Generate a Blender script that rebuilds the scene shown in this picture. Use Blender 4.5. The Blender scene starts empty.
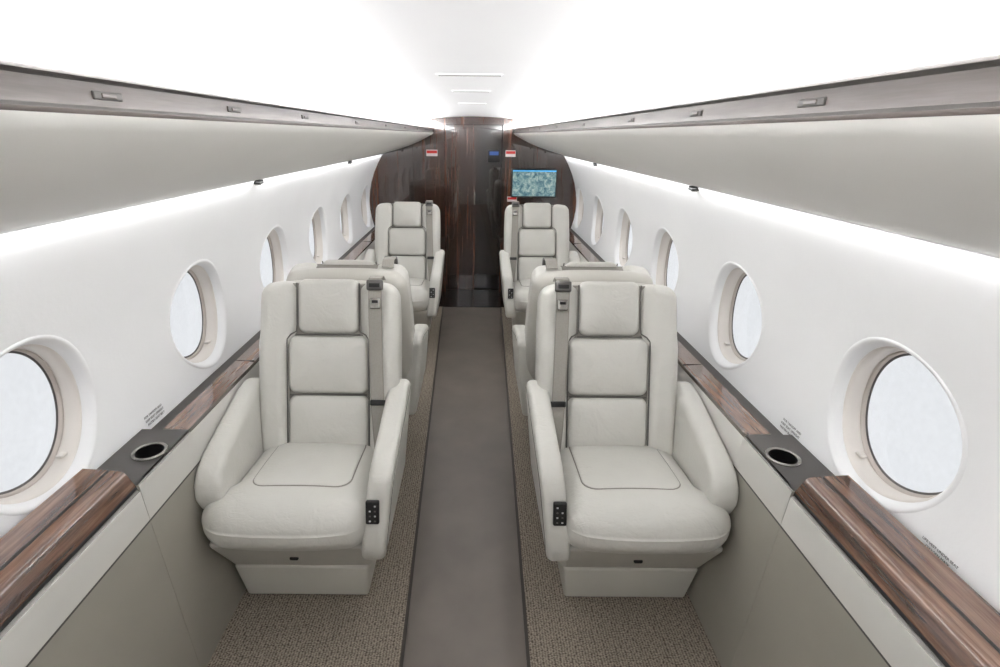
import bpy, bmesh, math, random
from mathutils import Vector, Matrix
random.seed(3)
scene = bpy.context.scene
COL = scene.collection
scene.view_settings.view_transform = 'Standard'
scene.view_settings.look = 'None'

# ------------------------------------------------------------ materials
def s2l(c):
    return tuple(((v/255)/12.92 if v/255 <= .04045 else ((v/255+.055)/1.055)**2.4) for v in c)+(1,)

def newmat(name):
    m = bpy.data.materials.new(name); m.use_nodes = True
    nt = m.node_tree
    return m, nt, nt.nodes['Principled BSDF']

def coords(nt, scale=(1,1,1)):
    tc = nt.nodes.new('ShaderNodeTexCoord'); mp = nt.nodes.new('ShaderNodeMapping')
    mp.inputs['Scale'].default_value = scale
    nt.links.new(tc.outputs['Object'], mp.inputs['Vector'])
    return mp.outputs['Vector']

def noise(nt, vec, scale, detail=3, rough=.5, dist=0):
    n = nt.nodes.new('ShaderNodeTexNoise')
    n.inputs['Scale'].default_value = scale; n.inputs['Detail'].default_value = detail
    n.inputs['Roughness'].default_value = rough; n.inputs['Distortion'].default_value = dist
    nt.links.new(vec, n.inputs['Vector']); return n.outputs['Fac']

def ramp(nt, fac, stops):
    r = nt.nodes.new('ShaderNodeValToRGB')
    els = r.color_ramp.elements
    els[0].position, els[0].color = stops[0]
    els[1].position, els[1].color = stops[-1]
    for p, c in stops[1:-1]:
        e = els.new(p); e.color = c
    nt.links.new(fac, r.inputs['Fac']); return r.outputs['Color']

def bump(nt, b, h, strength, dist=.002):
    n = nt.nodes.new('ShaderNodeBump'); n.inputs['Strength'].default_value = strength
    n.inputs['Distance'].default_value = dist
    nt.links.new(h, n.inputs['Height'])
    prev = b.inputs['Normal']
    if prev.is_linked:
        nt.links.new(prev.links[0].from_socket, n.inputs['Normal'])
    nt.links.new(n.outputs['Normal'], b.inputs['Normal'])

def simple(name, rgb, rough=.5, metal=0, var=.04, nscale=8, bumps=None, coat=0, spec=.5):
    m, nt, b = newmat(name)
    v = coords(nt); f = noise(nt, v, nscale)
    c = s2l(rgb)
    lo = tuple(x*(1-var) for x in c[:3])+(1,); hi = tuple(min(1, x*(1+var)) for x in c[:3])+(1,)
    nt.links.new(ramp(nt, f, [(.3, lo), (.7, hi)]), b.inputs['Base Color'])
    b.inputs['Roughness'].default_value = rough; b.inputs['Metallic'].default_value = metal
    b.inputs['Coat Weight'].default_value = coat
    b.inputs['Coat Roughness'].default_value = .05
    b.inputs['Specular IOR Level'].default_value = spec
    for (s, st, d) in (bumps or []):
        bump(nt, b, noise(nt, v, s, 4), st, d)
    return m

def wood(name, dark, mid, light, scl, rough=.25, coat=1, freq=1.0, spec=.5):
    m, nt, b = newmat(name)
    v = coords(nt, scl)
    f1 = noise(nt, v, 14*freq, 6, .6, .3); f2 = noise(nt, v, 60*freq, 4, .7)
    mx = nt.nodes.new('ShaderNodeMix'); mx.data_type = 'FLOAT'; mx.inputs['Factor'].default_value = .35
    nt.links.new(f1, mx.inputs['A']); nt.links.new(f2, mx.inputs['B'])
    nt.links.new(ramp(nt, mx.outputs['Result'], [(.38, s2l(dark)), (.5, s2l(mid)), (.62, s2l(light))]), b.inputs['Base Color'])
    b.inputs['Roughness'].default_value = rough
    b.inputs['Specular IOR Level'].default_value = spec
    b.inputs['Coat Weight'].default_value = coat; b.inputs['Coat Roughness'].default_value = .02
    b.inputs['Coat IOR'].default_value = 1.65
    return m

def leather(name, rgb):
    m, nt, b = newmat(name)
    v = coords(nt); f = noise(nt, v, 5)
    c = s2l(rgb)
    nt.links.new(ramp(nt, f, [(.3, tuple(x*.97 for x in c[:3])+(1,)), (.7, tuple(x*1.03 for x in c[:3])+(1,))]), b.inputs['Base Color'])
    b.inputs['Roughness'].default_value = .34
    b.inputs['Specular IOR Level'].default_value = .6
    bump(nt, b, noise(nt, v, 420, 4), .12, .001)
    bump(nt, b, noise(nt, v, 9, 3, .5, 1.2), .45, .010)
    v2 = coords(nt, (1,2.2,1))
    bump(nt, b, noise(nt, v2, 28, 2, .5, 2.0), .30, .004)
    return m

M = {}
M['leather'] = leather('leather_ivory', (207,205,198))
M['leather_dark'] = simple('leather_shell', (196,193,185), .45, var=.03, nscale=5, bumps=[(420,.12,.001)])
M['piping'] = simple('seam_piping', (94,91,86), .6)
M['stitch'] = simple('seam_tonal', (138,134,127), .6)
M['plinth'] = simple('plinth_ivory', (206,203,194), .5, var=.02, bumps=[(300,.08,.001)])
M['belt'] = simple('belt_webbing', (154,150,142), .7, var=.06, nscale=200, bumps=[(500,.3,.001)])
M['black'] = simple('black_plastic', (22,21,21), .35)
M['button'] = simple('button_white', (200,200,200), .5)
M['chrome'] = simple('brushed_metal', (150,147,143), .25, metal=1, var=.05)
M['steel'] = simple('buckle_steel', (110,108,106), .3, metal=1, var=.1)
M['white'] = simple('wall_white_fabric', (245,245,245), .75, var=.012, nscale=3, bumps=[(60,.25,.002),(350,.15,.001)])
M['ceil'] = simple('ceiling_white', (242,242,243), .6, var=.01, nscale=3, bumps=[(60,.12,.002)])
M['bin'] = simple('bin_pearl_grey', (226,224,219), .45, var=.02, nscale=2, bumps=[(250,.08,.001)])
M['frame'] = simple('window_frame_cream', (224,218,211), .35, var=.02)
M['frame_in'] = simple('window_shade_track', (190,181,173), .4, var=.03)
M['gasket'] = simple('gasket_dark', (84,80,78), .5)
M['panel'] = simple('lower_panel_taupe', (158,154,143), .5, var=.02, bumps=[(300,.1,.001)])
M['strip'] = simple('console_edge_ivory', (214,212,206), .45, var=.02)
M['groove'] = simple('groove_grey', (80,77,74), .55, var=.05)
M['wood'] = wood('ledge_walnut', (58,37,28), (108,77,60), (148,114,93), (1,.05,1), .22, 1, 1.8)
M['wood_band'] = wood('band_walnut', (60,53,50), (80,71,67), (98,89,85), (1,.05,1), .4, .2, 1.6, .35)
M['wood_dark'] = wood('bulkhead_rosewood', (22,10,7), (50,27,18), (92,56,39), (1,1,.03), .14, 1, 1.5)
M['wood_door_shade'] = wood('door_rosewood_shade', (8,4,3), (16,8,6), (30,17,12), (1,1,.03), .14, 1, 1.5)  # rosewood darkened in colour, carries the shade of an open passage
M['runner'] = simple('runner_vinyl', (106,98,90), .40, var=.10, nscale=5, bumps=[(9,.12,.004)])
M['runner_edge'] = simple('runner_edge_dark', (56,50,44), .5)
M['floor'] = simple('subfloor', (70,64,58), .7)
M['galley_floor'] = simple('galley_floor_dark', (26,21,19), .25, coat=.5)
M['red'] = simple('sign_red', (200,40,36), .4)
M['signw'] = simple('sign_white', (235,230,228), .4)

def carpet():
    m, nt, b = newmat('carpet_woven')
    v = coords(nt, (1, 2.4, 1))
    vo = nt.nodes.new('ShaderNodeTexVoronoi'); vo.inputs['Scale'].default_value = 105
    vo.inputs['Randomness'].default_value = .45
    nt.links.new(v, vo.inputs['Vector'])
    f2 = noise(nt, v, 80, 3, .7)
    mx = nt.nodes.new('ShaderNodeMix'); mx.data_type = 'FLOAT'; mx.inputs['Factor'].default_value = .42
    nt.links.new(vo.outputs['Distance'], mx.inputs['A']); nt.links.new(f2, mx.inputs['B'])
    nt.links.new(ramp(nt, mx.outputs['Result'], [(.25, s2l((174,163,149))), (.42, s2l((140,130,117))), (.60, s2l((80,73,65)))]), b.inputs['Base Color'])
    b.inputs['Roughness'].default_value = .95
    b.inputs['Specular IOR Level'].default_value = .1
    bump(nt, b, mx.outputs['Result'], -.9, .005)
    return m
M['carpet'] = carpet()

def glass():
    m = bpy.data.materials.new('window_pane'); m.use_nodes = True
    nt = m.node_tree; nt.nodes.clear()
    o = nt.nodes.new('ShaderNodeOutputMaterial'); t = nt.nodes.new('ShaderNodeBsdfTransparent')
    g = nt.nodes.new('ShaderNodeBsdfGlossy'); g.inputs['Roughness'].default_value = .05
    d = nt.nodes.new('ShaderNodeBsdfDiffuse')
    d.inputs['Color'].default_value = (.9,.91,.94,1)
    tc = nt.nodes.new('ShaderNodeTexCoord')
    n = nt.nodes.new('ShaderNodeTexNoise'); n.inputs['Scale'].default_value = 60; n.inputs['Detail'].default_value = 8
    nt.links.new(tc.outputs['Object'], n.inputs['Vector'])
    mr = nt.nodes.new('ShaderNodeMapRange')
    mr.inputs['From Min'].default_value = .3; mr.inputs['From Max'].default_value = .7
    mr.inputs['To Min'].default_value = .05; mr.inputs['To Max'].default_value = .09
    nt.links.new(n.outputs['Fac'], mr.inputs['Value'])
    m0 = nt.nodes.new('ShaderNodeMixShader'); m1 = nt.nodes.new('ShaderNodeMixShader')
    nt.links.new(mr.outputs['Result'], m0.inputs['Fac'])
    nt.links.new(t.outputs[0], m0.inputs[1]); nt.links.new(d.outputs[0], m0.inputs[2])
    m1.inputs['Fac'].default_value = .05
    nt.links.new(m0.outputs[0], m1.inputs[1]); nt.links.new(g.outputs[0], m1.inputs[2])
    nt.links.new(m1.outputs[0], o.inputs['Surface'])
    return m
M['glass'] = glass()

def screen():
    m, nt, b = newmat('map_screen')
    v = coords(nt)
    f = noise(nt, v, 22, 8, .75, .6)
    c = ramp(nt, f, [(.36, s2l((50,84,100))), (.46, s2l((92,130,142))), (.52, s2l((126,160,160))), (.60, s2l((180,198,194)))])
    nt.links.new(c, b.inputs['Emission Color']); b.inputs['Emission Strength'].default_value = .85
    b.inputs['Base Color'].default_value = (.02,.02,.02,1)
    b.inputs['Roughness'].default_value = .2
    return m
M['screen'] = screen()
def emis(name, rgb, s):
    m, nt, b = newmat(name)
    b.inputs['Base Color'].default_value = s2l(rgb); b.inputs['Emission Color'].default_value = s2l(rgb)
    b.inputs['Emission Strength'].default_value = s; return m
M['blue'] = emis('display_blue', (50,80,140), .5)
M['title'] = emis('display_cyan', (70,150,200), .9)

# ------------------------------------------------------------ mesh helpers
def mkobj(name, bm, mats, parent=None, smooth=True, autos=None):
    bmesh.ops.recalc_face_normals(bm, faces=bm.faces)
    me = bpy.data.meshes.new(name); bm.to_mesh(me); bm.free()
    for m in (mats if isinstance(mats, list) else [mats]): me.materials.append(m)
    if smooth:
        for p in me.polygons: p.use_smooth = True
        if autos: me.set_sharp_from_angle(angle=math.radians(autos))
    ob = bpy.data.objects.new(name, me); COL.objects.link(ob)
    if parent: ob.parent = parent
    return ob

def empty(name, loc=(0,0,0)):
    e = bpy.data.objects.new(name, None); COL.objects.link(e)
    e.empty_display_size = .05; e.location = loc
    return e

ID = lambda p: p
def rbox(name, xr, yr, zr, r, mat, parent=None, n=6, fn=ID, puff=(0,0,0), seg=3):
    c = [(a[0]+a[1])/2 for a in (xr,yr,zr)]; h = [(a[1]-a[0])/2 for a in (xr,yr,zr)]
    r = min(r, min(h)*.98)
    ax = []
    for k in range(3):
        inner = h[k]-r
        L = [-(inner+r*math.tan(j/seg*math.pi/4)) for j in range(seg,0,-1)]
        L += [-inner+2*inner*i/n for i in range(n+1)]
        L += [inner+r*math.tan(j/seg*math.pi/4) for j in range(1,seg+1)]
        ax.append(L)
    bm = bmesh.new(); vd = {}
    def vert(p):
        key = tuple(round(v,6) for v in p)
        if key in vd: return vd[key]
        inn = [max(-(h[k]-r), min(h[k]-r, p[k])) for k in range(3)]
        d = Vector([p[k]-inn[k] for k in range(3)])
        if d.length > 1e-9: d = d.normalized()*r
        q = [inn[k]+d[k] for k in range(3)]
        o = q[:]
        for k in range(3):
            if puff[k]:
                a, b2 = [(1,2),(0,2),(0,1)][k]
                w = (1-(q[a]/h[a])**2)*(1-(q[b2]/h[b2])**2)
                o[k] += puff[k]*w*(q[k]/h[k])
        v = bm.verts.new(fn(tuple(o[k]+c[k] for k in range(3))))
        vd[key] = v; return v
    for k in range(3):
        a, b2 = [(1,2),(0,2),(0,1)][k]
        for s in (-1,1):
            for i in range(len(ax[a])-1):
                for j in range(len(ax[b2])-1):
                    vs = []
                    for (ii,jj) in ((i,j),(i+1,j),(i+1,j+1),(i,j+1)):
                        p = [0,0,0]; p[k] = s*h[k]; p[a] = ax[a][ii]; p[b2] = ax[b2][jj]
                        vs.append(vert(p))
                    if len(set(vs)) == 4: bm.faces.new(vs)
    return mkobj(name, bm, mat, parent)

def pad(name, fr, w, h, rc, edge, thick, bulge, mat, parent=None, fn=ID, back=.01, segs=6):
    O,U,V,N = [Vector(a) for a in fr]
    hw, hh = w/2, h/2
    maxd = min(hw,hh)*.97
    ds = [0, edge*.08, edge*.3, edge*.6, edge] + [edge+(maxd-edge)*i/6 for i in range(1,7)]
    bm = bmesh.new(); rings = []
    def ring(d, z):
        a, b = hw-d, hh-d; r = max(min(rc-d*.6, a, b), min(a,b)*.3, .0005)
        r = min(r, a, b)
        out = []
        for (sx,sy,a0) in ((1,1,0),(-1,1,90),(-1,-1,180),(1,-1,270)):
            for i in range(segs+1):
                t = math.radians(a0+90*i/segs)
                x = sx*(a-r)+r*math.cos(t); y = sy*(b-r)+r*math.sin(t)
                out.append((x,y,z))
        dense = []
        for i in range(len(out)):
            p, q = out[i], out[(i+1)%len(out)]
            dense.append(p)
            if i % (segs+1) == segs:
                for t in (.25,.5,.75): dense.append(tuple(p[k]+(q[k]-p[k])*t for k in range(3)))
        return [bm.verts.new(fn(tuple(O+U*x+V*y+N*zz))) for x,y,zz in dense]
    rings.append(ring(0, -back))
    for d in ds:
        if d <= edge: z = thick*math.sqrt(max(0,1-(1-d/edge)**2))
        else:
            t = (d-edge)/(maxd-edge); z = thick+bulge*(1-(1-t)**2)
        rings.append(ring(d, z))
    n = len(rings[0])
    for a,b in zip(rings, rings[1:]):
        for i in range(n):
            try: bm.faces.new((a[i],a[(i+1)%n],b[(i+1)%n],b[i]))
            except ValueError: pass
    bm.faces.new(rings[-1]); bm.faces.new(list(reversed(rings[0])))
    return mkobj(name, bm, mat, parent)

def slab(name, prof, x0, x1, mat, parent=None, fn=ID, bev=.018, seg=4, axis='x'):
    bm = bmesh.new()
    a = [bm.verts.new((x0,p[0],p[1])) for p in prof]; b = [bm.verts.new((x1,p[0],p[1])) for p in prof]
    bm.faces.new(a); bm.faces.new(list(reversed(b)))
    n = len(prof)
    for i in range(n): bm.faces.new((a[i],b[i],b[(i+1)%n],a[(i+1)%n]))
    bmesh.ops.recalc_face_normals(bm, faces=bm.faces)
    if bev:
        bmesh.ops.bevel(bm, geom=list(bm.edges), offset=bev, segments=seg, profile=.5, affect='EDGES', clamp_overlap=True)
    for v in bm.verts: v.co = fn(tuple(v.co))
    return mkobj(name, bm, mat, parent, smooth=bool(bev), autos=50)

def extrude(name, pts, mi, y0, y1, mats, side=1, closed=True, parent=None, autos=35, ny=1):
    bm = bmesh.new(); rows = []
    for j in range(ny+1):
        y = y0+(y1-y0)*j/ny
        rows.append([bm.verts.new((side*p[0], y, p[1])) for p in pts])
    n = len(pts)
    for a,b in zip(rows, rows[1:]):
        for i in range(n if closed else n-1):
            f = bm.faces.new((a[i],a[(i+1)%n],b[(i+1)%n],b[i])); f.material_index = mi[i]
    if closed:
        for r in (rows[0], rows[-1]):
            f = bm.faces.new(r); f.material_index = mi[0]
    return mkobj(name, bm, mats, parent, autos=autos)

def tube(name, pts, rad, mat, parent=None, fn=ID):
    cu = bpy.data.curves.new(name, 'CURVE'); cu.dimensions = '3D'; cu.bevel_depth = rad; cu.bevel_resolution = 3
    sp = cu.splines.new('POLY'); sp.points.add(len(pts)-1)
    for p,q in zip(sp.points, pts): p.co = (*fn(q),1)
    cu.materials.append(mat)
    ob = bpy.data.objects.new(name, cu); COL.objects.link(ob)
    if parent: ob.parent = parent
    return ob

def ribbon(name, pts, w, t, mat, parent=None, fn=ID):
    bm = bmesh.new(); rows = []
    for i,p in enumerate(pts):
        p = Vector(p); q0 = Vector(pts[max(0,i-1)]); q1 = Vector(pts[min(len(pts)-1,i+1)])
        tan = (q1-q0).normalized(); wx = Vector((1,0,0)); wx = (wx-tan*wx.dot(tan)).normalized(); nn = tan.cross(wx)
        rows.append([bm.verts.new(fn(tuple(p+wx*a*w/2+nn*b*t/2))) for a,b in ((-1,-1),(1,-1),(1,1),(-1,1))])
    for a,b in zip(rows, rows[1:]):
        for i in range(4): bm.faces.new((a[i],a[(i+1)%4],b[(i+1)%4],b[i]))
    bm.faces.new(rows[0]); bm.faces.new(rows[-1])
    return mkobj(name, bm, mat, parent, smooth=False)

def box(name, x0,x1,y0,y1,z0,z1, mat, parent=None, bev=0, fn=ID):
    return slab(name, [(y0,z0),(y1,z0),(y1,z1),(y0,z1)], x0, x1, mat, parent, fn, bev, 2)

# ------------------------------------------------------------ room shell
YB, YA = 5.46, -2.0
def wallx(z): return 1.06-.68*(z-.93)**2
ZW0, ZW1, ZC = .70, 1.416, .933
PA, PB = .170, .172
def bays(side):
    off = 1.145 if side > 0 else 1.11
    return [off+.825*k for k in range(-3,6)]

def build_wall(side, name):
    bm = bmesh.new()
    cs = bays(side)
    WA, WB = PA+.046, PB+.040
    edges = [YA]+[(a+b)/2 for a,b in zip(cs,cs[1:])]+[YB]
    for i,yc in enumerate(cs):
        y0,y1 = edges[i], edges[i+1]
        angs = [2*math.pi*k/72 for k in range(72)]
        for cx,cz in ((y0,ZW0),(y0,ZW1),(y1,ZW0),(y1,ZW1)):
            angs.append(math.atan2(cz-ZC,cx-yc) % (2*math.pi))
        angs = sorted(set(round(a,7) for a in angs))
        rings = []
        for r in range(9):
            t = r/8; row = []
            for a in angs:
                ey, ez = yc+WA*math.cos(a), ZC+WB*math.sin(a)
                ca, sa = math.cos(a), math.sin(a)
                ks = []
                if ca > 1e-9: ks.append((y1-yc)/ca)
                if ca < -1e-9: ks.append((y0-yc)/ca)
                if sa > 1e-9: ks.append((ZW1-ZC)/sa)
                if sa < -1e-9: ks.append((ZW0-ZC)/sa)
                k = min(ks); ry, rz = yc+k*ca, ZC+k*sa
                y = min(max(ey+(ry-ey)*t, y0), y1); z = ez+(rz-ez)*t
                row.append(bm.verts.new((side*wallx(z), y, z)))
            rings.append(row)
        n = len(angs)
        for a,b in zip(rings, rings[1:]):
            for j in range(n): bm.faces.new((a[j],a[(j+1)%n],b[(j+1)%n],b[j]))
    bmesh.ops.remove_doubles(bm, verts=bm.verts, dist=.0004)
    return mkobj(name, bm, M['white'])
build_wall(-1,'wall_left'); build_wall(1,'wall_right')

def ellipse_strip(name, side, yc, rings, mat, parent, cap=False):
    bm = bmesh.new(); R = []
    N = 72
    for (e_,d) in rings:
        a, b = PA+e_, PB+e_*.88
        row = []
        for k in range(N):
            t = 2*math.pi*k/N
            z = ZC+b*math.sin(t)
            row.append(bm.verts.new((side*(wallx(z)+d), yc+a*math.cos(t), z)))
        R.append(row)
    for a,b in zip(R,R[1:]):
        for j in range(N): bm.faces.new((a[j],a[(j+1)%N],b[(j+1)%N],b[j]))
    if cap: bm.faces.new(R[-1])
    return mkobj(name, bm, mat, parent)

k = 0
for side in (-1,1):
    for yc in bays(side):
        k += 1
        e = empty('window_%d'%k, (0,0,0))
        ellipse_strip('surround', side, yc, [(.049,.0005),(.044,-.003),(.036,-.001),(.028,.008),(.022,.03)], M['white'], e)
        ellipse_strip('frame', side, yc, [(.022,.028),(.016,.030),(.014,.05),(.010,.072)], M['frame'], e)
        ellipse_strip('shade_track', side, yc, [(.0105,.070),(.006,.068),(.003,.080)], M['frame_in'], e)
        ellipse_strip('gasket', side, yc, [(.005,.079),(-.003,.081)], M['gasket'], e)
        ellipse_strip('pane', side, yc, [(0,.082),(-.09,.082)], M['glass'], e, cap=True)
        zt = ZC-(PB+.006)*math.sin(math.radians(60)); yt = yc+(PA+.006)*math.cos(math.radians(60))
        rbox('shade_tab',(min(side*(wallx(zt)+.045),side*(wallx(zt)+.063)),max(side*(wallx(zt)+.045),side*(wallx(zt)+.063))),(yt-.012,yt+.012),(zt-.004,zt+.004),.003,M['frame'],e,n=1)

# ceiling
cp = []
for i in range(-24,25):
    x = .95*i/24; cp.append((x, 1.768-.14*x*x))
extrude('ceiling', cp, [0]*len(cp), YA, YB+.05, [M['ceil']], closed=False, ny=4)
# floor
box('floor', -1.06,1.06, YA,YB+.2, -.06,-.0125, M['floor'])
def rw(y): return .205+(.290-.205)*(y-1.15)/3.85
def quad_slab(name, poly, z0, z1, mat, parent=None):
    bm = bmesh.new()
    a = [bm.verts.new((x,y,z0)) for x,y in poly]; b = [bm.verts.new((x,y,z1)) for x,y in poly]
    bm.faces.new(a); bm.faces.new(b); n = len(poly)
    for i in range(n): bm.faces.new((a[i],a[(i+1)%n],b[(i+1)%n],b[i]))
    return mkobj(name, bm, mat, parent, smooth=False)
YG = 4.93
quad_slab('aisle_runner', [(-rw(YA)+.006,YA),(rw(YA)-.006,YA),(rw(YG)-.006,YG),(-rw(YG)+.006,YG)], -.0125, -.003, M['runner'])
FW = .828
quad_slab('galley_floor', [(-FW,YG),(FW,YG),(FW,YB+.09),(-FW,YB+.09)], -.0125, .001, M['galley_floor'])
for s,nm in ((-1,'carpet_left'),(1,'carpet_right')):
    quad_slab(nm, [(s*(rw(YA)+.006),YA),(s*FW,YA),(s*FW,YG),(s*(rw(YG)+.006),YG)], -.0125, .002, M['carpet'])
    quad_slab('trim_%d'%(1 if s<0 else 2), [(s*(rw(YA)-.006),YA),(s*(rw(YA)+.006),YA),(s*(rw(YG)+.006),YG),(s*(rw(YG)-.006),YG)], -.0125, .001, M['runner_edge'])

# side consoles
CM = [M['panel'],M['strip'],M['chrome'],M['wood'],M['groove'],M['black']]
for s,nm in ((-1,'left'),(1,'right')):
    e = empty('side_console' if s<0 else 'side_console.001')
    YS, YC = 1.15, 1.42
    far = [(FW,-.012),(.866,.600),(.866,.606),(.872,.716),(.878,.725),(.956,.728),(.961,.722),(.964,.702),(1.023,.702),(1.023,-.012)]
    extrude('ledge_far', far, [0,4,1,2,3,3,4,4,0,0], YC, YB-.002, CM, side=s, parent=e)
    mid = far[:4]+[(.876,.719),(.880,.719),(.880,.64),(1.023,.64),(1.023,-.012)]
    extrude('ledge_cup_bay', mid, [0,4,1,2,4,4,4,0,0], YS, YC, CM, side=s, parent=e)
    near = [(FW,-.012),(.866,.600),(.866,.606),(.872,.700),(.878,.707),(.880,.716),(.897,.752),(.901,.758),(.908,.762),(.936,.766),(.938,.761),(.942,.761),(.944,.767),(1.008,.771),(1.013,.766),(1.014,.738),(1.031,.735),(1.024,.70),(1.023,-.012)]
    extrude('ledge_near', near, [0,4,1,2,5,3,3,3,3,4,5,4,3,3,3,4,0,0,0], YA, YS-.001, CM, side=s, parent=e)
    for yy in (1.95, 2.75, 3.6, 4.5):
        box('joint', min(s*.880,s*.955), max(s*.880,s*.955), yy, yy+.003, .722, .7285, M['black'], e)
    ccx, ccy, R0 = .926, 1.295, .040
    bm = bmesh.new()
    x0,x1,y0,y1 = .878, 1.024, YS, YC
    angs = [2*math.pi*k/48 for k in range(48)]
    for cx_,cy_ in ((x0,y0),(x0,y1),(x1,y0),(x1,y1)): angs.append(math.atan2(cy_-ccy,cx_-ccx)%(2*math.pi))
    angs = sorted(angs); A=[];B_=[]
    for a in angs:
        ca,sa = math.cos(a),math.sin(a); ks=[]
        if ca>1e-9: ks.append((x1-ccx)/ca)
        if ca<-1e-9: ks.append((x0-ccx)/ca)
        if sa>1e-9: ks.append((y1-ccy)/sa)
        if sa<-1e-9: ks.append((y0-ccy)/sa)
        k_=min(ks)
        A.append(bm.verts.new((s*(ccx+R0*ca),ccy+R0*sa,.7255))); B_.append(bm.verts.new((s*(ccx+k_*ca),ccy+k_*sa,.7255)))
    for i in range(len(angs)):
        j=(i+1)%len(angs); bm.faces.new((A[i],A[j],B_[j],B_[i]))
    mkobj('cup_plate', bm, M['groove'], e, smooth=False)
    for nm2, prof, mt_, cap in (('cup_rim',((R0+.008,.7258),(R0+.008,.7300),(R0+.003,.7325),(R0-.002,.729)),M['chrome'],False),
                           ('cup_holder',((R0-.002,.729),(R0-.004,.70),(R0-.006,.655),(.006,.654)),M['black'],True)):
        bm = bmesh.new(); R=[]
        for (r,z) in prof:
            R.append([bm.verts.new((s*ccx+r*math.cos(2*math.pi*i/40), ccy+r*math.sin(2*math.pi*i/40), z)) for i in range(40)])
        for a,b in zip(R,R[1:]):
            for i in range(40): bm.faces.new((a[i],a[(i+1)%40],b[(i+1)%40],b[i]))
        if cap: bm.faces.new(R[-1])
        mkobj(nm2, bm, mt_, e)

# overhead bins
BM_ = [M['bin'],M['wood_band'],M['piping'],M['groove']]
for s in (-1,1):
    e = empty('overhead_bin' if s<0 else 'overhead_bin.001')
    pr = [(.404,1.660),(.396,1.658),(.394,1.654),(.400,1.650),(.399,1.626),(.392,1.622),(.392,1.617),(.408,1.600),(.465,1.571),(.54,1.534),(.64,1.495),(.76,1.456),(.86,1.428),(.895,1.416),(.91,1.4185),(.95,1.60),(.42,1.645)]
    mi = [1,1,3,1,3,1,0,0,0,0,0,0,0,3,0,0,1]
    extrude('bin_body', pr, mi, YA, YB-.005, BM_, side=s, parent=e, autos=50)
    for yy in (.62,.95,1.35,1.95,2.6,3.3,4.0,4.7):
        rbox('latch', (s*.399-.002,s*.399+.002),(yy,yy+.05),(1.633,1.642),.0015, M['groove'], e, n=1)
        rbox('latch_slot', (s*.3975-.002,s*.3975+.002),(yy+.012,yy+.036),(1.635,1.640),.001, M['wood_band'], e, n=1)
for i,(s,y) in enumerate(((-1,2.28),(1,2.16),(-1,4.0),(1,4.0))):
    nm = 'reading_light' if i==0 else 'reading_light.%03d'%i
    e = empty(nm)
    rbox('housing',(s*.90-.018,s*.90+.018),(y-.028,y+.028),(1.398,1.4155),.008,M['black'],e,n=1)
    rbox('lens',(s*.90-.01,s*.90+.01),(y-.012,y+.012),(1.394,1.399),.002,M['chrome'],e,n=1)

# ceiling vents
for i,y in enumerate((1.71,2.32,3.2)):
    e = empty('ceiling_vent' if i==0 else 'ceiling_vent.%03d'%i)
    w = .10 if i==0 else .08
    rbox('bezel',(-w,w),(y-.020,y+.020),(1.7635,1.7685),.0024,M['ceil'],e,n=2)
    rbox('slot',(-w+.008,w-.008),(y-.010,y+.007),(1.7622,1.7650),.0012,M['groove'],e,n=2)
    rbox('vane',(-w+.010,w-.010),(y-.004,y+.001),(1.7615,1.7640),.001,M['bin'],e,n=2)

# front bulkhead
def half_outline(s, off=0):
    pts = [(FW,0),(.864,.60),(.878,.70),(1.025,.70)]
    for i in range(9):
        z = .70+(1.416-.70)*i/8; pts.append((wallx(z),z))
    pts += [(.93,1.60),(.80,1.676),(.6,1.716),(.45,1.738),(.30,1.754)]
    return pts
DW, DH = .29, 1.70
def poly_y(name, pts, y0, y1, mat, parent=None):
    bm = bmesh.new()
    a=[bm.verts.new((x,y0,z)) for x,z in pts]; b=[bm.verts.new((x,y1,z)) for x,z in pts]
    bm.faces.new(a); bm.faces.new(b); n=len(pts)
    for i in range(n): bm.faces.new((a[i],a[(i+1)%n],b[(i+1)%n],b[i]))
    return mkobj(name, bm, mat, parent, smooth=False)
wf = empty('wall_front')
for s in (-1,1):
    o = [(s*DW,0)]+[(s*x,z) for x,z in half_outline(s)]+[(s*DW,1.755)]
    poly_y('bulkhead_panel', o, YB, YB+.04, M['wood_dark'], wf)
    box('jamb', min(s*DW,s*(DW+.012)), max(s*DW,s*(DW+.012)), YB-.006, YB+.20, 0, DH, M['wood_dark'], wf)
    box('reveal', s*.60-.002, s*.60+.002, YB-.001, YB+.002, .0, 1.6, M['black'], wf)
hd = [(-DW,DH-.005)]+[(x, 1.768-.14*x*x-.001) for x in [-DW+2*DW*i/12 for i in range(13)]]+[(DW,DH-.005)]
poly_y('header', hd, YB-.004, YB+.04, M['wood_dark'], wf)
box('door_gap_backing', -.34,.34, YB+.17, YB+.19, -.01, 1.76, M['black'], wf)  # added unseen black backing, keeps light from showing between the door leaves
box('vestibule_head', -.30,.30, YB+.04, YB+.18, DH, DH+.02, M['wood_dark'], wf)
d = empty('door_1')
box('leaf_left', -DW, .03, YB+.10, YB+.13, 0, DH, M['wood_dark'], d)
box('leaf_right', .030, DW, YB+.12, YB+.15, 0, DH, M['wood_door_shade'], d)  # closed leaf painted near-black in place of a dark open passage
box('handle', .012,.022, YB+.088, YB+.10, .92, 1.05, M['steel'], d, .002)
poly_y('wall_back', [(-1.06,-.01),(1.06,-.01),(1.06,1.4),(.95,1.64),(0,1.77),(-.95,1.64),(-1.06,1.4)], YA-.04, YA, M['white'])

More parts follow.
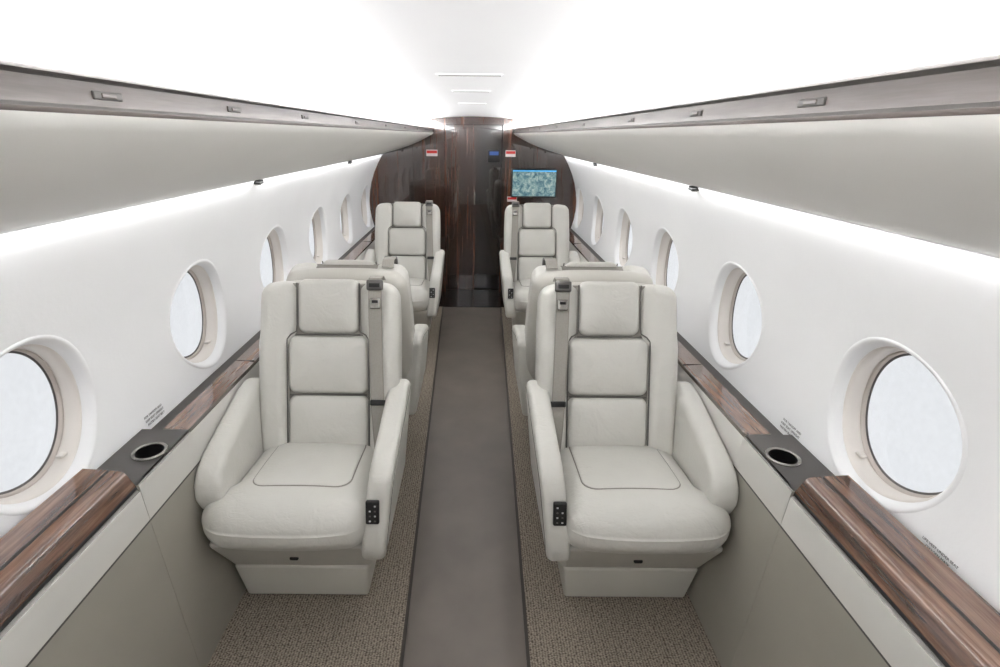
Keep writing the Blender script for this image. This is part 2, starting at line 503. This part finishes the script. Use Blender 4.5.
# monitor & signs
e = empty('wall_monitor')
rbox('bezel',(.385,.845),(YB-.03,YB),(1.010,1.290),.008,M['black'],e,n=2)
box('screen',.398,.832,YB-.033,YB-.0295,1.024,1.276,M['screen'],e)
box('screen_header',.398,.832,YB-.0335,YB-.033,1.262,1.276,M['title'],e)
def sign(nm, x, z, w, h):
    e = empty(nm)
    box('body', x-w/2,x+w/2,YB-.012,YB,z-h/2,z+h/2,M['signw'],e,.002)
    box('stripe', x-w/2+.004,x+w/2-.004,YB-.014,YB-.012,z-h*.05,z+h*.38,M['red'],e)
sign('exit_sign',-.41,1.43,.11,.06); sign('exit_sign.001',.37,1.43,.10,.06); sign('exit_sign.002',.40,.99,.10,.05)
e = empty('control_panel')
rbox('housing',(.15,.27),(YB+.10,YB+.119),(1.34,1.46),.006,M['black'],e,n=1)
box('display',.165,.255,YB+.098,YB+.101,1.41,1.445,M['blue'],e)

# placards
def placard(nm, side, y, z, lines, size):
    e = empty(nm)
    for i,l in enumerate(lines):
        cu = bpy.data.curves.new('lettering','FONT'); cu.body = l; cu.size = size; cu.extrude = .0002; cu.align_x='CENTER'
        cu.materials.append(M['gasket'])
        ob = bpy.data.objects.new('lettering', cu); COL.objects.link(ob); ob.parent = e
        zz = z-i*size*1.1
        N = Vector((-side,0,0)); U = Vector((0,-side,0)); V = N.cross(U)
        mt = Matrix((U,V,N)).transposed().to_4x4(); mt.translation = Vector((side*(wallx(zz)-.004), y, zz))
        ob.matrix_world = mt
placard('placard',1,1.44,.740,['FOR TAKEOFF AND','KEEP SEAT UPRIGHT','FASTEN SEAT BELT'],.011)
placard('placard.001',-1,1.50,.740,['FOR TAKEOFF AND','KEEP SEAT UPRIGHT','FASTEN SEAT BELT'],.011)
placard('placard.002',1,.89,.758,['LIFE VEST UNDER SEAT','OXYGEN MASK'],.009)

# ------------------------------------------------------------ seats
def seat(nm, side, Y0, dr):
    root = empty(nm, (side*.54, Y0+dr*.35, 0))
    def W(p):
        return (side*p[0]-side*.54, dr*p[1]-dr*.35, p[2])
    def taper(p):
        t = p[2]/.17
        cx = .585; x = cx+(p[0]-cx)*(.93+.07*t); y = p[1]-.03*t
        return W((x,y,p[2]))
    rbox('plinth',(.345,.823),(.185,.66),(.004,.172),.012,M['plinth'],root,n=3,fn=taper)
    def tp2(p):
        t = (p[2]-.172)/.19
        cx=.58; x = cx+(p[0]-cx)*(.93+.07*t); y = p[1]+.11*(1-t) if p[1]<.3 else p[1]
        return W((x,y,p[2]))
    rbox('shroud',(.315,.838),(.045,.66),(.172,.362),.02,M['leather_dark'],root,n=4,fn=tp2)
    rbox('recline_knob',(.565,.595),(.095,.115),(.255,.268),.005,M['black'],root,n=1,fn=W)
    def cf(p):
        x,y,z = p
        w = max(0,min(1,(.19-y)/.08)); w = w*w*(3-2*w)
        if x > .56: x = .56+(x-.56)*(1+.25*w)
        cx = (x-.585)/.28
        y = y+.030*(abs(cx)**3)*max(0,1-y/.15)
        if z > .45:
            z = z-.03*max(0,(y-.1))/.4
            z -= .010*max(0,1-y/.12)
        return W((x,y,z))
    rbox('seat_cushion',(.305,.79),(0,.50),(.352,.520),.074,M['leather'],root,n=12,fn=cf,puff=(0,.008,.020),seg=6)
    def CS(p):
        x,y,z = p
        ux=(x-.5475)/.2425; uy=(y-.25)/.25
        zs = .520+.020*(1-ux*ux)*(1-uy*uy)-.03*max(0,y-.1)/.4-.010*max(0,1-y/.12)
        return W((x,y,zs+z))
    fl = ((.545,.290,0),(1,0,0),(0,1,0),(0,0,1))
    pad('cushion_seam', fl, .3295,.3195,.045,.003,.0024,0,M['stitch'],root,fn=CS)
    pad('cushion_insert', fl, .325,.315,.043,.009,.0050,.008,M['leather'],root,fn=CS)
    # backrest
    O = Vector((.525,.415,.455)); V = Vector((0,.3090,.9511)); N = Vector((0,-.9511,.3090)); U = Vector((1,0,0))
    def B(p):
        u,n_,v = p
        q = O+U*u+V*v+N*n_
        return W(tuple(q))
    def Bsh(p):
        u,n_,v = p
        t = max(0,(v-.45)/.22)
        return B((u*(1-.03*t*t), n_, v-.018*(abs(u)/.25)**3*max(0,min(1,(v-.45)/.15))))
    rbox('back_shell',(-.262,.262),(-.135,-.035),(-.10,.672),.048,M['leather_dark'],root,n=8,fn=Bsh,puff=(0,.015,0),seg=4)
    for sg in (-1,1):
        a,b = sorted((sg*.150,sg*.264))
        def Bb(p, sg=sg):
            u,n_,v = p
            t = max(0,min(1,(v-.42)/.06)); t=t*t*(3-2*t)
            if abs(u)<.20: u = u - sg*.040*t*(1-(abs(u)-.15)/.05)
            return Bsh((u,n_+.014*(1-t) if n_>-.05 else n_,v))
        rbox('bolster',(a,b),(-.11,.018),(-.03,.669),.042,M['leather'],root,n=12,fn=Bb,seg=6)
    rbox('back_core',(-.165,.165),(-.11,-.002),(-.03,.655),.012,M['stitch'],root,n=4,fn=B)
    def bf(v, n_): return (tuple(O+V*v+N*n_), U, V, N)
    pad('headrest_pad', bf(.568,-.006), .228,.204,.026,.022,.024,.014,M['leather'],root,fn=W)
    pad('back_pad_upper', bf(.349,-.008), .304,.220,.026,.020,.026,.012,M['leather'],root,fn=W)
    pad('back_pad_lower', bf(.120,-.008), .304,.232,.022,.020,.028,.013,M['leather'],root,fn=W)
    for v0 in (.236,.462):
        tube('piping_cross',[tuple(O+U*u+V*v0+N*.010) for u in (-.145,-.07,0,.07,.145)] if v0<.4 else [tuple(O+U*u+V*v0+N*.012) for u in (-.12,0,.12)],.0028,M['piping'],root,fn=W)
    for sg in (-1,1):
        tube('piping_side',[tuple(O+U*(sg*.153)+V*v+N*.014) for v in (0,.1,.2,.3,.4,.445)]+[tuple(O+U*(sg*.140)+V*.462+N*.012),tuple(O+U*(sg*.118)+V*.475+N*.012)]+[tuple(O+U*(sg*.116)+V*v+N*.010) for v in (.50,.56,.62,.655)],.0026,M['piping'],root,fn=W)
    # aisle arm
    def af(p):
        x,y,z = p
        t = max(0,min(1,(.66-z)/.36)); return W((x+.040*t, y, z))
    pa = [(.050,.30),(.032,.345),(.035,.40),(.080,.560),(.100,.598),(.135,.624),(.19,.645),(.46,.716),(.54,.726),(.58,.69),(.58,.30)]
    slab('armrest_aisle', pa, .224,.302, M['leather'], root, fn=af, bev=.027, seg=7)
    tube('arm_seam',[(.2222+.04*max(0,min(1,(.66-z)/.36)),y,z) for y,z in ((.066,.335),(.058,.38),(.103,.54),(.13,.58),(.17,.604),(.21,.618),(.46,.685),(.54,.692))],.0013,M['stitch'],root,fn=W)
    # wall arm
    def wf_(p):
        x,y,z = p
        t = max(0,min(1,(z-.48)/.24))
        if x < .81: x = x+.022*t
        return W((x,y,z))
    pw = [(.095,.46),(.072,.51),(.080,.565),(.115,.608),(.17,.634),(.46,.716),(.54,.726),(.58,.69),(.58,.40),(.16,.40)]
    slab('armrest_wall', pw, .764,.863, M['leather'], root, fn=wf_, bev=.030, seg=7)
    # control panel on aisle arm front
    P0 = Vector((.293,.056,.495)); PV = Vector((0,.26,.965)).normalized(); PN = Vector((0,-.965,.26)).normalized()
    def C(p): return W(tuple(P0+Vector((1,0,0))*p[0]+PV*p[2]+PN*p[1]))
    rbox('control_panel',(-.021,.021),(-.006,.010),(-.038,.038),.005,M['black'],root,n=1,fn=C)
    for i in range(2):
        for j in range(4):
            if j==3 and i==1: continue
            rbox('button',(-.012+i*.016,-.006+i*.016),(.009,.0112),(-.029+j*.016,-.024+j*.016),.001,M['button'] if (i+j)%2 else M['steel'],root,n=1,fn=C)
    # shoulder belt
    cx = -.178
    def bp(u,v,n_): return tuple(O+U*u+V*v+N*n_)
    pts = [bp(cx,.672,-.06),bp(cx,.684,-.02),bp(cx,.674,.018),bp(cx-.001,.62,.032),bp(cx-.003,.5,.035),bp(cx-.008,.35,.044),bp(cx-.014,.2,.048),bp(cx-.022,.10,.050),bp(cx-.030,.03,.053)]
    ribbon('seat_belt', pts, .050,.0035, M['belt'], root, fn=W)
    for q in (-.0225,.0225):
        tube('belt_edge',[(p[0]+q,p[1],p[2]) for p in pts[2:]],.0022,M['stitch'],root,fn=W)
    def BB(p): return W(tuple(O+U*(cx+p[0])+V*p[2]+N*p[1]))
    rbox('belt_guide',(-.030,.030),(.016,.041),(.628,.668),.007,M['steel'],root,n=1,fn=BB)
    rbox('belt_guide_slot',(-.020,.020),(.039,.043),(.640,.655),.002,M['black'],root,n=1,fn=BB)
    rbox('belt_tongue',(-.022,.016),(.034,.046),(.560,.600),.004,M['chrome'],root,n=1,fn=BB)
    rbox('tongue_slot',(-.014,.008),(.045,.048),(.582,.592),.001,M['black'],root,n=1,fn=BB)
    rbox('belt_slot',(-.043,.013),(.046,.058),(.205,.226),.004,M['black'],root,n=1,fn=BB)
    return root

rows = [(1.265,1),(2.83,-1),(3.68,1)]
i = 0
for (Y0,dr) in rows:
    for side in (-1,1):
        seat('passenger_seat' if i==0 else 'passenger_seat.%03d'%i, side, Y0, dr); i += 1

# ------------------------------------------------------------ lights
def area(name, loc, rot, sx, sy, power, col=(1,1,1)):
    l = bpy.data.lights.new(name,'AREA'); l.shape='RECTANGLE'; l.size=sx; l.size_y=sy; l.energy=power; l.color=col
    o = bpy.data.objects.new(name,l); COL.objects.link(o); o.location=loc; o.rotation_euler=rot
    return o
LY = (YA+YB)/2; LL = YB-YA-.1
for s in (-1,1):
    area('cove_light' if s<0 else 'cove_light.001',(s*.56,LY,1.654),(math.pi,-math.radians(5)*s,0),.12,LL,120,(.985,.99,1))
    area('sidewall_light' if s<0 else 'sidewall_light.001',(s*.885,LY,1.409),(0,math.radians(-14)*s,0),.02,LL,6.5,(.985,.99,1))

w = bpy.data.worlds.new('World'); scene.world = w; w.use_nodes = True
bg = w.node_tree.nodes['Background']; bg.inputs['Color'].default_value = (.93,.96,1,1); bg.inputs['Strength'].default_value = .9

# ------------------------------------------------------------ camera
cam = bpy.data.cameras.new('camera'); co = bpy.data.objects.new('camera',cam); COL.objects.link(co)
cam.sensor_width = 36; cam.lens = 18.72; cam.shift_x = .0265; cam.clip_start = .02
mt = Matrix.Rotation(math.radians(90-20.9),4,'X') @ Matrix.Rotation(math.radians(.5),4,'Z')
mt.translation = Vector((.018,0,1.6))
co.matrix_world = mt
scene.camera = co
